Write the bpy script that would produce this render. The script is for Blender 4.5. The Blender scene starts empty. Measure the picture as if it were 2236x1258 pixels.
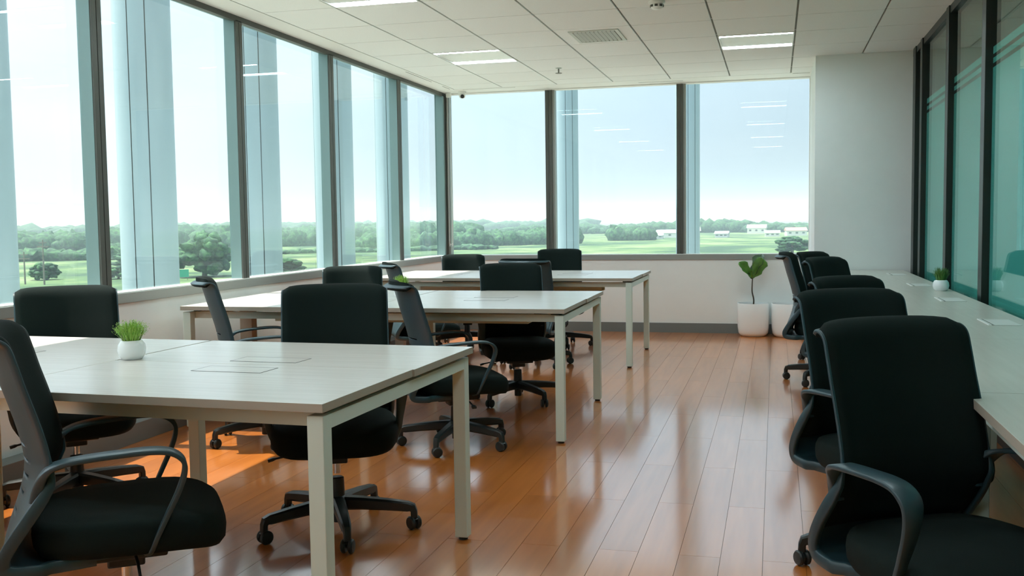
import bpy, bmesh, math, random
from mathutils import Vector, Matrix, noise
random.seed(7)
SC = bpy.context.scene
COL = SC.collection
PI = math.pi
H = 2.6914                      # ceiling height

# ------------------------------------------------------------------ camera
F_PX = 2168.96
yw, pt, rl = (math.radians(a) for a in (14.8788, 3.8562, -0.7781))
Fv = Vector((-math.sin(yw)*math.cos(pt), math.cos(yw)*math.cos(pt), -math.sin(pt)))
Rv = Vector((math.cos(yw), math.sin(yw), 0)); Uv = Rv.cross(Fv)
cr, sr = math.cos(rl), math.sin(rl)
Rv, Uv = cr*Rv+sr*Uv, cr*Uv-sr*Rv
cam = bpy.data.cameras.new('camera'); camo = bpy.data.objects.new('camera', cam); COL.objects.link(camo)
M = Matrix.Identity(4)
for i in range(3):
    M[i][0] = Rv[i]; M[i][1] = Uv[i]; M[i][2] = -Fv[i]
M.translation = Vector((0, 0, 1.2355)); camo.matrix_world = M
cam.sensor_width = 36; cam.lens = F_PX/2236*36; cam.clip_start = .05; cam.clip_end = 20000
SC.camera = camo

# ------------------------------------------------------------------ sky, sun, exposure
SUN_TO = Vector((-.43, -.02, 1)).normalized()
w = bpy.data.worlds.new('sky'); SC.world = w; w.use_nodes = True
nt = w.node_tree; nt.nodes.clear()
def N(nt, t, **k):
    n = nt.nodes.new(t)
    for a, b in k.items(): setattr(n, a, b)
    return n
def ramp(nt, pts, interp='LINEAR'):
    r = N(nt, 'ShaderNodeValToRGB'); cr_ = r.color_ramp; cr_.interpolation = interp
    while len(cr_.elements) < len(pts): cr_.elements.new(.5)
    for e, (p, c) in zip(cr_.elements, pts): e.position = p; e.color = (*c, 1)
    return r
tc = N(nt, 'ShaderNodeTexCoord'); sep = N(nt, 'ShaderNodeSeparateXYZ')
nt.links.new(tc.outputs['Generated'], sep.inputs[0])
rp = ramp(nt, [(0, (.48, .60, .70)), (.06, (.55, .68, .79)), (.22, (.38, .63, .80)), (.5, (.48, .68, .88)), (1, (.62, .76, .95))])
nt.links.new(sep.outputs['Z'], rp.inputs[0])
ns = N(nt, 'ShaderNodeTexNoise'); ns.inputs['Scale'].default_value = 2.2; ns.inputs['Detail'].default_value = 4
mp = N(nt, 'ShaderNodeMapping'); mp.inputs['Scale'].default_value = (1, 1, 3.2); mp.inputs['Location'].default_value = (.3, 0, .2)
nt.links.new(tc.outputs['Generated'], mp.inputs[0]); nt.links.new(mp.outputs[0], ns.inputs[0])
cl = ramp(nt, [(.38, (0, 0, 0)), (.68, (1, 1, 1))])
nt.links.new(ns.outputs[0], cl.inputs[0])
mx = N(nt, 'ShaderNodeMixRGB'); mx.inputs[2].default_value = (.63, .77, .86, 1)
nt.links.new(cl.outputs[0], mx.inputs[0]); nt.links.new(rp.outputs[0], mx.inputs[1])
# hazy brightening round the sun
dt = N(nt, 'ShaderNodeVectorMath', operation='DOT_PRODUCT'); dt.inputs[1].default_value = SUN_TO
nt.links.new(tc.outputs['Generated'], dt.inputs[0])
mr = N(nt, 'ShaderNodeMapRange'); mr.inputs[1].default_value = -.1; mr.inputs[2].default_value = 1; mr.inputs[3].default_value = .36; mr.inputs[4].default_value = 2.4
nt.links.new(dt.outputs['Value'], mr.inputs[0])
wf = N(nt, 'ShaderNodeMapRange'); wf.inputs[1].default_value = .25; wf.inputs[2].default_value = .75
nt.links.new(dt.outputs['Value'], wf.inputs[0])
mw = N(nt, 'ShaderNodeMixRGB'); mw.inputs[2].default_value = (.80, .88, .92, 1)
nt.links.new(wf.outputs[0], mw.inputs[0]); nt.links.new(mx.outputs[0], mw.inputs[1])
bg = N(nt, 'ShaderNodeBackground'); out = N(nt, 'ShaderNodeOutputWorld')
nt.links.new(mw.outputs[0], bg.inputs[0]); nt.links.new(mr.outputs[0], bg.inputs[1]); nt.links.new(bg.outputs[0], out.inputs[0])
sl = bpy.data.lights.new('sun', 'SUN'); sl.energy = 6.5; sl.angle = math.radians(.6); sl.color = (1, .93, .82)
so = bpy.data.objects.new('sun', sl); COL.objects.link(so); so.location = (-8, 4, 14)
so.rotation_euler = SUN_TO.to_track_quat('Z', 'Y').to_euler()
# portals over the window openings: they only guide the sky light
def portal(loc, rot, sx, sy):
    l = bpy.data.lights.new('window_daylight', 'AREA'); l.shape = 'RECTANGLE'; l.size = sx; l.size_y = sy; l.energy = 1
    l.cycles.is_portal = True
    o = bpy.data.objects.new('window_daylight', l); COL.objects.link(o); o.location = loc; o.rotation_euler = rot
portal((-3.80, 3.9, 1.77), (PI/2, 0, -PI/2), 14.2, 1.95)
portal((-1.65, 11.0, 1.77), (PI/2, 0, PI), 4.1, 1.95)
vs = SC.view_settings; vs.view_transform = 'Standard'; vs.look = 'None'; vs.gamma = 1; vs.use_curve_mapping = False
vs.exposure = 0.55
cy = SC.cycles
cy.use_denoising = True; cy.max_bounces = 9; cy.diffuse_bounces = 5; cy.glossy_bounces = 4; cy.transmission_bounces = 6
cy.transparent_max_bounces = 16; cy.volume_bounces = 0; cy.sample_clamp_indirect = 6; cy.caustics_reflective = False; cy.caustics_refractive = False

# ------------------------------------------------------------------ materials
def mat(name, col, rough=.5, metal=0, spec=.5, build=None, **kw):
    m = bpy.data.materials.new(name); m.use_nodes = True
    b = m.node_tree.nodes['Principled BSDF']
    b.inputs['Base Color'].default_value = (*col, 1); b.inputs['Roughness'].default_value = rough
    b.inputs['Metallic'].default_value = metal; b.inputs['Specular IOR Level'].default_value = spec
    for k, v in kw.items(): b.inputs[k.replace('_', ' ')].default_value = v
    if build: build(m.node_tree, b)
    return m
def grain(c1, c2, scale=(3, 60, 3), coord='Object', bump=0, rnd=0, detail=5, rr=None):
    def f(nt, b):
        tc = N(nt, 'ShaderNodeTexCoord'); mp = N(nt, 'ShaderNodeMapping'); mp.inputs['Scale'].default_value = scale
        ns = N(nt, 'ShaderNodeTexNoise'); ns.inputs['Scale'].default_value = 1; ns.inputs['Detail'].default_value = detail; ns.inputs['Roughness'].default_value = .62
        nt.links.new(tc.outputs[coord], mp.inputs[0])
        if rnd:
            oi = N(nt, 'ShaderNodeObjectInfo'); ml = N(nt, 'ShaderNodeMath', operation='MULTIPLY'); ml.inputs[1].default_value = 57
            nt.links.new(oi.outputs['Random'], ml.inputs[0]); nt.links.new(ml.outputs[0], mp.inputs['Location'])
        nt.links.new(mp.outputs[0], ns.inputs[0])
        r = ramp(nt, [(.3, c1), (.72, c2)]); nt.links.new(ns.outputs[0], r.inputs[0])
        src = r.outputs[0]
        if rnd:
            hs = N(nt, 'ShaderNodeHueSaturation'); m2 = N(nt, 'ShaderNodeMapRange')
            m2.inputs[3].default_value = 1-rnd; m2.inputs[4].default_value = 1+rnd
            nt.links.new(oi.outputs['Random'], m2.inputs[0]); nt.links.new(m2.outputs[0], hs.inputs['Value']); nt.links.new(src, hs.inputs['Color']); src = hs.outputs[0]
        nt.links.new(src, b.inputs['Base Color'])
        if rr:
            r2 = N(nt, 'ShaderNodeMapRange'); r2.inputs[3].default_value = rr[0]; r2.inputs[4].default_value = rr[1]
            nt.links.new(ns.outputs[0], r2.inputs[0]); nt.links.new(r2.outputs[0], b.inputs['Roughness'])
        if bump:
            bp = N(nt, 'ShaderNodeBump'); bp.inputs['Strength'].default_value = bump; bp.inputs['Distance'].default_value = .002
            nt.links.new(ns.outputs[0], bp.inputs['Height']); nt.links.new(bp.outputs[0], b.inputs['Normal'])
    return f
MT = {}
MT['floor'] = mat('wood_laminate', (.4, .2, .08), .35, spec=.3, build=grain((.47, .135, .020), (.60, .190, .034), (16, 1.2, 5), rnd=.09, detail=2), Coat_Weight=1, Coat_IOR=2.05, Coat_Roughness=.12)
MT['under'] = mat('dark_underlay', (.05, .03, .02), .9)
MT['table'] = mat('pale_oak_laminate', (.6, .57, .5), .26, spec=.5, build=grain((.63, .60, .55), (.70, .675, .625), (2.5, 45, 5)))
MT['edge'] = mat('pale_oak_edging', (.42, .385, .32), .45)
MT['desk'] = mat('pale_oak_desk', (.56, .54, .46), .3, build=grain((.58, .56, .50), (.65, .63, .57), (45, 2.5, 5)))
MT['legs'] = mat('greige_steel_paint', (.66, .79, .73), .42)
MT['wall'] = mat('white_wall_paint', (.78, .79, .77), .75, build=grain((.82, .855, .845), (.85, .885, .875), (4, 4, 4)))
MT['border'] = mat('white_plaster', (.85, .86, .84), .8)
MT['tile'] = mat('mineral_fibre_tile', (.7, .71, .66), .9, build=grain((.84, .86, .85), (.89, .905, .90), (160, 160, 160), rnd=.02, detail=2))
MT['dark'] = mat('dark_void', (.07, .075, .065), .9)
MT['tbar'] = mat('grid_bar_paint', (.22, .23, .20), .7)
MT['alu'] = mat('grey_aluminium', (.33, .35, .33), .45, metal=.35)
MT['fin'] = mat('teal_grey_aluminium', (.22, .33, .33), .4, metal=.3)
MT['aludark'] = mat('dark_grey_aluminium', (.09, .095, .085), .5, metal=.3)
MT['skirt'] = mat('grey_vinyl_skirting', (.17, .19, .19), .5)
MT['black'] = mat('black_powder_coat', (.008, .013, .011), .35)
MT['fabric'] = mat('black_mesh_fabric', (.003, .0095, .0082), .9, spec=.25)
MT['shell'] = mat('slate_grey_plastic', (.026, .060, .075), .38)
MT['plastic'] = mat('black_plastic', (.014, .020, .020), .38)
MT['chrome'] = mat('chrome', (.7, .7, .7), .18, metal=1)
MT['ceramic'] = mat('white_ceramic', (.86, .91, .92), .22)
MT['soil'] = mat('dark_soil', (.03, .025, .018), .95, build=grain((.015, .012, .008), (.05, .04, .03), (80, 80, 80)))
MT['grass'] = mat('bright_green_grass', (.25, .5, .06), .5, build=grain((.16, .40, .03), (.42, .62, .12), (30, 30, 30)), Subsurface_Weight=.1)
MT['grass2'] = mat('deep_green_grass', (.08, .22, .03), .5, build=grain((.05, .16, .02), (.14, .30, .05), (30, 30, 30)))
MT['leaf'] = mat('fig_leaf', (.07, .2, .03), .4, build=grain((.045, .13, .02), (.13, .32, .05), (12, 12, 12)))
MT['leafdark'] = mat('dark_fig_leaf', (.03, .075, .025), .4, build=grain((.022, .055, .02), (.045, .11, .03), (12, 12, 12)))
MT['stem'] = mat('woody_stem', (.06, .05, .035), .8)
MT['cord'] = mat('white_bead_cord', (.7, .7, .68), .5)
MT['white'] = mat('white_enamel', (.8, .81, .78), .4)
MT['vent'] = mat('grey_white_enamel', (.55, .58, .53), .5)
MT['col'] = mat('silver_cladding', (.66, .70, .72), .4, metal=.15, build=grain((.33, .44, .48), (.38, .49, .53), (2, 2, .3)))
MT['joint'] = mat('cladding_joint', (.10, .12, .12), .6)
MT['conc'] = mat('pale_render', (.6, .6, .57), .8)
def fabric(nt, b):
    tc = N(nt, 'ShaderNodeTexCoord'); wv = N(nt, 'ShaderNodeTexVoronoi'); wv.inputs['Scale'].default_value = 420
    nt.links.new(tc.outputs['Object'], wv.inputs[0])
    bp = N(nt, 'ShaderNodeBump'); bp.inputs['Strength'].default_value = .25; bp.inputs['Distance'].default_value = .001
    nt.links.new(wv.outputs[0], bp.inputs['Height']); nt.links.new(bp.outputs[0], b.inputs['Normal'])
fabric(MT['fabric'].node_tree, MT['fabric'].node_tree.nodes['Principled BSDF'])
def emis(name, col, s):
    m = bpy.data.materials.new(name); m.use_nodes = True; nt = m.node_tree; nt.nodes.clear()
    e = N(nt, 'ShaderNodeEmission'); e.inputs[0].default_value = (*col, 1); e.inputs[1].default_value = s
    o = N(nt, 'ShaderNodeOutputMaterial'); nt.links.new(e.outputs[0], o.inputs[0]); return m
MT['lamp'] = emis('light_tube', (.76, .95, 1), 32)
def glass(name, tint, ior, boost=1):
    m = bpy.data.materials.new(name); m.use_nodes = True; nt = m.node_tree; nt.nodes.clear()
    t = N(nt, 'ShaderNodeBsdfTransparent'); t.inputs[0].default_value = (*tint, 1)
    g = N(nt, 'ShaderNodeBsdfGlossy'); g.inputs['Roughness'].default_value = 0.0; g.inputs[0].default_value = (.95, 1, .98, 1)
    f = N(nt, 'ShaderNodeLayerWeight'); f.inputs['Blend'].default_value = .5      # Facing = 1 - cos: Schlick, same from both sides of the pane
    pw_ = N(nt, 'ShaderNodeMath', operation='POWER'); pw_.inputs[1].default_value = 5
    F0 = ((ior-1)/(ior+1))**2
    ml = N(nt, 'ShaderNodeMath', operation='MULTIPLY_ADD'); ml.inputs[1].default_value = (1-F0)*boost; ml.inputs[2].default_value = F0*boost; ml.use_clamp = True
    nt.links.new(f.outputs['Facing'], pw_.inputs[0]); nt.links.new(pw_.outputs[0], ml.inputs[0])
    x = N(nt, 'ShaderNodeMixShader'); o = N(nt, 'ShaderNodeOutputMaterial')
    nt.links.new(ml.outputs[0], x.inputs[0]); nt.links.new(t.outputs[0], x.inputs[1]); nt.links.new(g.outputs[0], x.inputs[2]); nt.links.new(x.outputs[0], o.inputs[0])
    return m
MT['glass'] = glass('window_glass', (.965, .985, .985), 1.5, .9)
MT['glassb'] = glass('back_window_glass', (.95, .98, .99), 1.5, .34)
MT['pglass'] = glass('partition_glass', (.86, .95, .93), 1.5, .75)
def frost():
    m = bpy.data.materials.new('frosted_film'); m.use_nodes = True; nt = m.node_tree; nt.nodes.clear()
    d = N(nt, 'ShaderNodeBsdfDiffuse'); d.inputs[0].default_value = (.19, .68, .66, 1)
    t = N(nt, 'ShaderNodeBsdfTranslucent'); t.inputs[0].default_value = (.5, .8, .75, 1)
    x = N(nt, 'ShaderNodeMixShader'); x.inputs[0].default_value = .3; o = N(nt, 'ShaderNodeOutputMaterial')
    nt.links.new(d.outputs[0], x.inputs[1]); nt.links.new(t.outputs[0], x.inputs[2]); nt.links.new(x.outputs[0], o.inputs[0]); return m
MT['frost'] = frost()

# ------------------------------------------------------------------ mesh helpers
class MB:
    def __init__(s): s.v = []; s.f = []
    def add(s, v, f):
        n = len(s.v); s.v += [tuple(p) for p in v]; s.f += [tuple(i+n for i in q) for q in f]; return s
    def box(s, x0, x1, y0, y1, z0, z1, ang=0, piv=None):
        v = [(x, y, z) for z in (z0, z1) for y in (y0, y1) for x in (x0, x1)]
        if ang:
            c, q = math.cos(ang), math.sin(ang); px, py = piv or ((x0+x1)/2, (y0+y1)/2)
            v = [(px+(x-px)*c-(y-py)*q, py+(x-px)*q+(y-py)*c, z) for x, y, z in v]
        return s.add(v, [(0, 2, 3, 1), (4, 5, 7, 6), (0, 1, 5, 4), (2, 6, 7, 3), (0, 4, 6, 2), (1, 3, 7, 5)])
    def lathe(s, prof, n=24, c=(0, 0, 0), cap=True):
        v = []; f = []
        for r, z in prof:
            for i in range(n):
                a = 2*PI*i/n; v.append((c[0]+r*math.cos(a), c[1]+r*math.sin(a), c[2]+z))
        for j in range(len(prof)-1):
            for i in range(n):
                k = (i+1) % n; f.append((j*n+i, j*n+k, (j+1)*n+k, (j+1)*n+i))
        if cap:
            f.append(tuple(range(n-1, -1, -1))); f.append(tuple((len(prof)-1)*n+i for i in range(n)))
        return s.add(v, f)
    def sweep(s, path, sect, side=Vector((1, 0, 0)), cap=True):
        """sect: list of (a,b) or function(i,t)->list ; a along side, b along normal"""
        P = [Vector(p) for p in path]; v = []; f = []; L = len(P)
        for i, p in enumerate(P):
            t = (P[min(i+1, L-1)]-P[max(i-1, 0)]).normalized()
            sd = (side - t*side.dot(t)).normalized(); nn = t.cross(sd)
            sc = sect(i/(L-1)) if callable(sect) else sect; m = len(sc)
            for a, b in sc: v.append(p+sd*a+nn*b)
        for i in range(L-1):
            for j in range(m):
                k = (j+1) % m; f.append((i*m+j, i*m+k, (i+1)*m+k, (i+1)*m+j))
        if cap: f.append(tuple(range(m-1, -1, -1))); f.append(tuple((L-1)*m+j for j in range(m)))
        return s.add(v, f)
    def build(s, name, m, parent=None, smooth=False, bevel=0, fix=True):
        me = bpy.data.meshes.new(name); me.from_pydata(s.v, [], s.f); me.materials.append(MT[m] if isinstance(m, str) else m)
        if fix:
            bm = bmesh.new(); bm.from_mesh(me); bmesh.ops.recalc_face_normals(bm, faces=bm.faces); bm.to_mesh(me); bm.free()
        if smooth:
            me.polygons.foreach_set('use_smooth', [True]*len(me.polygons)); me.set_sharp_from_angle(angle=math.radians(smooth if smooth is not True else 40))
        o = bpy.data.objects.new(name, me); COL.objects.link(o)
        if parent: o.parent = parent
        if bevel:
            b = o.modifiers.new('bevel', 'BEVEL'); b.width = bevel; b.segments = 2; b.limit_method = 'ANGLE'
        return o
def circ(r, n=10, sx=1): return [(r*sx*math.cos(2*PI*i/n), r*math.sin(2*PI*i/n)) for i in range(n)]
def rrect(w, h, r=.3):
    a = min(w, h)*r; return [(-w+a, -h), (w-a, -h), (w, -h+a), (w, h-a), (w-a, h), (-w+a, h), (-w, h-a), (-w, -h+a)]
def spline(pts, n):
    P = [Vector(p) for p in pts]; P = [2*P[0]-P[1]]+P+[2*P[-1]-P[-2]]; out = []
    for i in range(1, len(P)-2):
        for k in range(n):
            t = k/n; a, b, c, d = P[i-1:i+3]
            out.append(.5*((2*b)+(-a+c)*t+(2*a-5*b+4*c-d)*t*t+(-a+3*b-3*c+d)*t**3))
    out.append(P[-2]); return out
def box(name, m, x0, x1, y0, y1, z0, z1, parent=None, bevel=0): return MB().box(x0, x1, y0, y1, z0, z1).build(name, m, parent, bevel=bevel)
def empty(name, loc=(0, 0, 0), rz=0, parent=None):
    o = bpy.data.objects.new(name, None); COL.objects.link(o); o.location = loc; o.rotation_euler = (0, 0, rz); o.empty_display_size = .1
    if parent: o.parent = parent
    return o
def tag(o, label=None, cat=None, group=None, kind=None):
    if label: o['label'] = label
    if cat: o['category'] = cat
    if group: o['group'] = group
    if kind: o['kind'] = kind
    return o
def struct(o, label=None, cat=None): return tag(o, label, cat, kind='structure')
def kids(o): return [c for c in bpy.data.objects if c.parent is o]
def copy_tree(o, parent=None, ch=None):
    ch = ch or {}
    c = o.copy(); COL.objects.link(c); c.parent = parent
    for k in kids(o): copy_tree(k, c)
    return c

XL, YB, XG = -3.64, 10.87, 1.189
YREAR = -3.0
# ------------------------------------------------------------------ floor
fl = box('floor', 'under', XL-.1, XG, YREAR, YB+.1, -.12, -.010); struct(fl, 'brown wood plank floor of the office', 'floor')
pw, pl = .1495, 1.33
def plank_mesh(w_, l_):
    g = .0007; return MB().box(g, w_-g, g, l_-g, -.010, 0)
pm = {}
rest = MB(); k = 0; x = -.638 - pw*20
cells = []
ki = -20
while x < XG:
    x0, x1 = max(x, XL+.10), min(x+pw, XG)
    if x1-x0 > .02:
        off = 3.62 if ki % 2 == 0 else 4.287
        y = off - pl*6
        while y < YB:
            y0, y1 = max(y, YREAR), min(y+pl, YB)
            if y1-y0 > .03: cells.append((x0, x1, y0, y1))
            y += pl
    x += pw; ki += 1
for (x0, x1, y0, y1) in cells:
    if y1 > 2.1:
        key = (round(x1-x0, 3), round(y1-y0, 3))
        if key not in pm:
            o = plank_mesh(x1-x0, y1-y0).build('plank', 'floor', fl); pm[key] = o.data
        else:
            o = bpy.data.objects.new('plank', pm[key]); COL.objects.link(o); o.parent = fl
        o.location = (x0, y0, 0)
    else: rest.box(x0+.001, x1-.001, y0+.001, y1-.001, -.010, 0)
o = rest.build('planks', 'floor', fl); o['kind'] = 'stuff'

# ------------------------------------------------------------------ ceiling
ce = box('ceiling', 'dark', XL, XG, YREAR, YB, H+.03, H+.30); struct(ce, 'white tiled suspended ceiling of the office', 'ceiling')
GX = [-3.43, -2.885, -2.272, -1.668, -1.064, -.4605, .1433, .747, XG-.004]
GY = [10.55, 10.196, 9.567, 8.903, 8.23, 7.57, 6.946]
while GY[-1] > YREAR+.66: GY.append(GY[-1]-.645)
GY.append(YREAR)
LIGHTS = [(5, 3), (1, 3), (1, 7), (5, 7), (1, 11), (5, 11), (1, 15), (5, 15)]   # column, row index of the lower y edge pair
tm = {}
for i in range(len(GX)-1):
    for j in range(len(GY)-1):
        x0, x1, y1, y0 = GX[i], GX[i+1], GY[j], GY[j+1]
        if (i, j) in LIGHTS: continue
        if x1 > .36 and y1 > 9.516:
            if y0 >= 9.516 and x0 > .344: continue
            if x0 > .344: y1 = 9.514
        if y1-y0 < .03: continue
        key = (round(x1-x0, 3), round(y1-y0, 3))
        if key not in tm:
            gx, gy = .0075, .0062
            mb = MB().box(gx, x1-x0-gx, gy, y1-y0-gy, 0, .012)
            tm[key] = mb.build('ceiling_tile', 'tile', ce).data; o = [c for c in bpy.data.objects if c.data == tm[key]][0]
        else:
            o = bpy.data.objects.new('ceiling_tile', tm[key]); COL.objects.link(o); o.parent = ce
        o.location = (x0, y0, H)
for x in GX[1:-1]:
    box('grid_bar', 'tbar', x-.012, x+.012, YREAR, 10.55 if x < .3 else 9.516, H+.013, H+.022, ce)
for y in GY[1:-1]:
    box('cross_bar', 'tile', GX[0], GX[-1] if y < 9.5 else .34, y-.012, y+.012, H+.013, H+.024, ce)
bd = MB(); bd.box(XL, GX[0]-.004, YREAR, YB, H, H+.03); bd.box(GX[0]-.004, .344, 10.554, YB, H, H+.03)
bd.build('plaster_border', 'border', ce)
sb = MB(); sb.box(XL+.17, XL+.176, 9.15, 9.9, H-.001, H); sb.box(XL+.17, XL+.176, 10.25, 10.5, H-.001, H)
sb.box(-3.35, -2.75, 10.60, 10.606, H-.001, H); sb.box(-1.42, -.95, 10.72, 10.726, H-.001, H); sb.box(.16, .33, 10.60, 10.61, H-.001, H)
o = sb.build('air_slot', 'dark', ce)

# ------------------------------------------------------------------ walls
o = box('wall_left', 'wall', XL-.12, XL, YREAR, YB+.12, -.1, .792); struct(o, 'white wall below the left windows', 'wall')
o = box('wall_back', 'wall', XL-.12, .344, YB, YB+.12, -.1, .792); struct(o, 'white wall below the far windows', 'wall')
o = box('wall_end', 'wall', .344, XG+.1, 9.516, YB+.12, -.1, H+.2); struct(o, 'white end wall beside the frosted glass partition', 'wall')
o = box('wall_rear', 'wall', XL-.12, XG+.1, YREAR-.12, YREAR, -.1, H+.2); struct(o, 'white wall behind the photographer', 'wall')
o = box('wall_above_left', 'wall', XL-.10, XL-.06, YREAR, YB+.12, H, H+.9); struct(o)
o = box('wall_above_back', 'wall', XL-.10, .36, YB+.06, YB+.12, H, H+.9); struct(o)
o = box('roof_slab', 'conc', XL-.08, 5.2, YREAR-.12, YB+.1, H+.32, H+.6); struct(o)
o = box('baseboard_left', 'skirt', XL+.0, XL+.115, YREAR, YB, 0, .112, bevel=.002); struct(o, 'grey plinth skirting under the left windows', 'baseboard')
o = box('baseboard_back', 'skirt', XL+.115, .344, YB-.012, YB, 0, .104); struct(o, 'grey skirting under the far windows', 'baseboard')
o = box('baseboard_right', 'skirt', .336, XG, 9.504, 9.516, 0, .104); struct(o, 'grey skirting of the end wall', 'baseboard')
# sill and head frames
t1 = empty('trim_1'); struct(t1, 'grey aluminium sill frame along the left windows', 'sill')
MB().box(XL-.1, XL+.012, YREAR, YB, .792, .850).build('sill_frame', 'alu', t1, bevel=.002)
MB().box(XL-.1, XL+.004, YREAR, YB, .850, .856).build('sill_cap', 'white', t1)
t2 = empty('trim_2'); struct(t2, 'grey aluminium sill frame along the far windows', 'sill')
MB().box(XL, .344, YB-.012, YB+.1, .792, .850).build('sill_frame', 'alu', t2, bevel=.002)
MB().box(XL, .344, YB-.004, YB+.1, .850, .856).build('sill_cap', 'white', t2)
t3 = empty('trim_3'); struct(t3, 'dark head frame above the left windows', 'window head')
MB().box(XL-.035, XL, YREAR, YB, H-.038, H+.02).build('head_frame', 'aludark', t3)
MB().box(XL-.10, XL-.035, YREAR, YB, H-.02, H+.02).build('head_soffit', 'fin', t3)
t4 = empty('trim_4'); struct(t4, 'white window head above the far windows', 'window head')
MB().box(XL, .344, YB, YB+.1, H-.012, H+.02).build('head_frame', 'border', t4)
# ------------------------------------------------------------------ windows: each pane with the mullion on its far side
MY = [YREAR, -1.43, .12, 1.67, 3.22, 4.775, 6.304, 7.80, 9.375, 10.75]
n = 0
WL = ['left side window at the very back of the room, behind the camera', 'left side window behind the camera, second from the rear wall', 'left side window level with the camera', 'left side window just outside the left edge of the photo', 'nearest left side window in view, cut by the left edge of the photo', 'left side window with the wide jointed column behind it', 'left side window between the wide jointed column and the narrow last panes', 'narrow left side window, next to last before the far corner', 'last and narrowest left side window at the far corner']
for i in range(1, len(MY)):
    y0 = MY[i-1]+.083 if i > 1 else MY[i-1]; y1 = MY[i]; n += 1
    e = empty('window_%d' % n, (XL, y0, .856)); struct(e, WL[i-1], 'window')
    e.location = (0, 0, 0)
    box('pane', 'glass', XL-.088, XL-.082, y0, y1, .856, H-.02, e)
    if i < len(MY)-1:
        MB().box(XL-.012, XL, y1, y1+.038, .856, H-.03).box(XL-.012, XL, y1+.044, y1+.083, .856, H-.03).build('mullion_cover', 'aludark', e)
        MB().box(XL-.095, XL-.012, y1-.002, y1+.083, .856, H-.02).build('mullion', 'fin', e)
    else:
        MB().box(XL-.095, XL+.0, y1, y1+.04, .856, H-.02).build('mullion', 'fin', e)
        MB().box(XL-.1, XL-.004, y1+.045, YB+.1, .856, H-.02).build('corner_post', 'aludark', e)
BX = [(-3.605, -2.481), (-2.376, -1.034), (-.937, .337)]
for i, (a, b) in enumerate(BX):
    n += 1; e = empty('window_%d' % n); struct(e, ['far window at the left corner', 'middle far window', 'far window next to the end wall'][i], 'window')
    box('pane', 'glassb', a, b, YB+.082, YB+.088, .856, H-.012, e)
    if i < 2:
        x1 = BX[i+1][0]
        MB().box(b, b+.035, YB, YB+.012, .856, H-.012).box(b+.041, x1-.028, YB, YB+.012, .856, H-.012).build('mullion_cover', 'aludark', e)
        MB().box(b, x1-.028, YB+.012, YB+.095, .856, H-.012).box(x1-.028, x1, YB+.02, YB+.095, .856, H-.012).build('mullion', 'alu', e)
    if i == 0: MB().box(XL, a, YB+.0, YB+.095, .856, H-.012).build('corner_mullion', 'alu', e)
    if i == 2: MB().box(b, .344, YB+.02, YB+.12, .856, H).build('jamb', 'white', e)

# ------------------------------------------------------------------ glass partition on the right
pa = empty('wall_right'); tag(pa, 'black framed glass partition with frosted film and two clear stripes', 'wall', kind='structure')
PY = [(9.18, 9.504), (8.764, 9.07), (7.489, 7.758), (6.212, 6.459), (4.94, 5.19), (3.66, 3.91), (2.38, 2.63), (1.1, 1.35), (-.18, .07), (-1.46, -1.21)]
for (a, b) in PY:
    # front faces are about 60 mm wide, deep posts seen edge-on
    w_ = .055 if (a, b) != PY[0] else .075
    c = (a+b)/2
    MB().box(XG-.03, XG+.05, c-w_, c+w_, 0, H).build('post', 'black', pa, bevel=.003)
MB().box(XG-.02, XG+.05, YREAR, 9.51, H-.055, H).build('head_rail', 'black', pa)
MB().box(XG-.02, XG+.05, YREAR, 9.51, 0, .06).build('base_rail', 'black', pa)
ed = [9.51]+[(a+b)/2 for a, b in PY]+[YREAR]
for i in range(1, len(ed)-1):
    y1 = ed[i]-.05; y0 = ed[i+1]+.05
    box('pane', 'pglass', XG+.0, XG+.010, y0, y1, .06, H-.055, pa)
    f = MB()
    for z0, z1 in ((.06, 2.076), (2.100, 2.130), (2.152, 2.193)): f.box(XG+.012, XG+.013, y0, y1, z0, z1)
    f.build('frosted_film', 'frost', pa)
# the dim room behind the partition
o = box('floor_behind', 'floor', XG+.05, 4.6, YREAR, YB, -.12, 0); struct(o)
o = box('ceiling_behind', 'tile', XG+.05, 4.6, YREAR, YB, H, H+.3); struct(o)
o = box('wall_behind', 'wall', 4.5, 4.6, YREAR, YB, 0, H); struct(o)
o = MB().box(XG+.1, 4.6, 9.52, 9.6, 0, H).box(XG+.1, 4.6, YREAR-.1, YREAR, 0, H).build('wall_behind_end', 'wall'); struct(o)

# ------------------------------------------------------------------ ceiling fittings
def light(i, j, label):
    x0, x1, y1, y0 = GX[i], GX[i+1], GY[j], GY[j+1]
    e = empty('ceiling_light', (x0, y0, H)); tag(e, label, 'ceiling light', 'recessed twin tube ceiling lights')
    W, D = x1-x0, y1-y0
    MB().box(.006, W-.006, .004, .02, -.003, .012).box(.006, W-.006, D-.02, D-.004, -.003, .012).box(.006, .016, .02, D-.02, -.003, .012).box(W-.016, W-.006, .02, D-.02, -.003, .012).build('frame', 'white', e)
    MB().box(.016, W-.016, .105, D-.105, .004, .014).build('reflector', 'white', e)
    MB().box(.016, W-.016, .02, D-.02, .018, .026).build('housing', 'white', e)
    for yy in (.024, D-.104): MB().box(.018, W-.018, yy, yy+.08, .004, .012).build('diffuser', 'lamp', e)
    return e
LL = ['twin tube ceiling light nearest the end wall, right of the air vent', 'twin tube ceiling light near the far left corner of the room',
      'bright ceiling light cut by the top edge of the photo', 'ceiling light in the right row above the aisle', 'ceiling light above the nearest table',
      'ceiling light above the near aisle', 'ceiling light in the left row behind the camera', 'ceiling light in the right row behind the camera']
for (i, j), l in zip(LIGHTS, LL): light(i, j, l)
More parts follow.
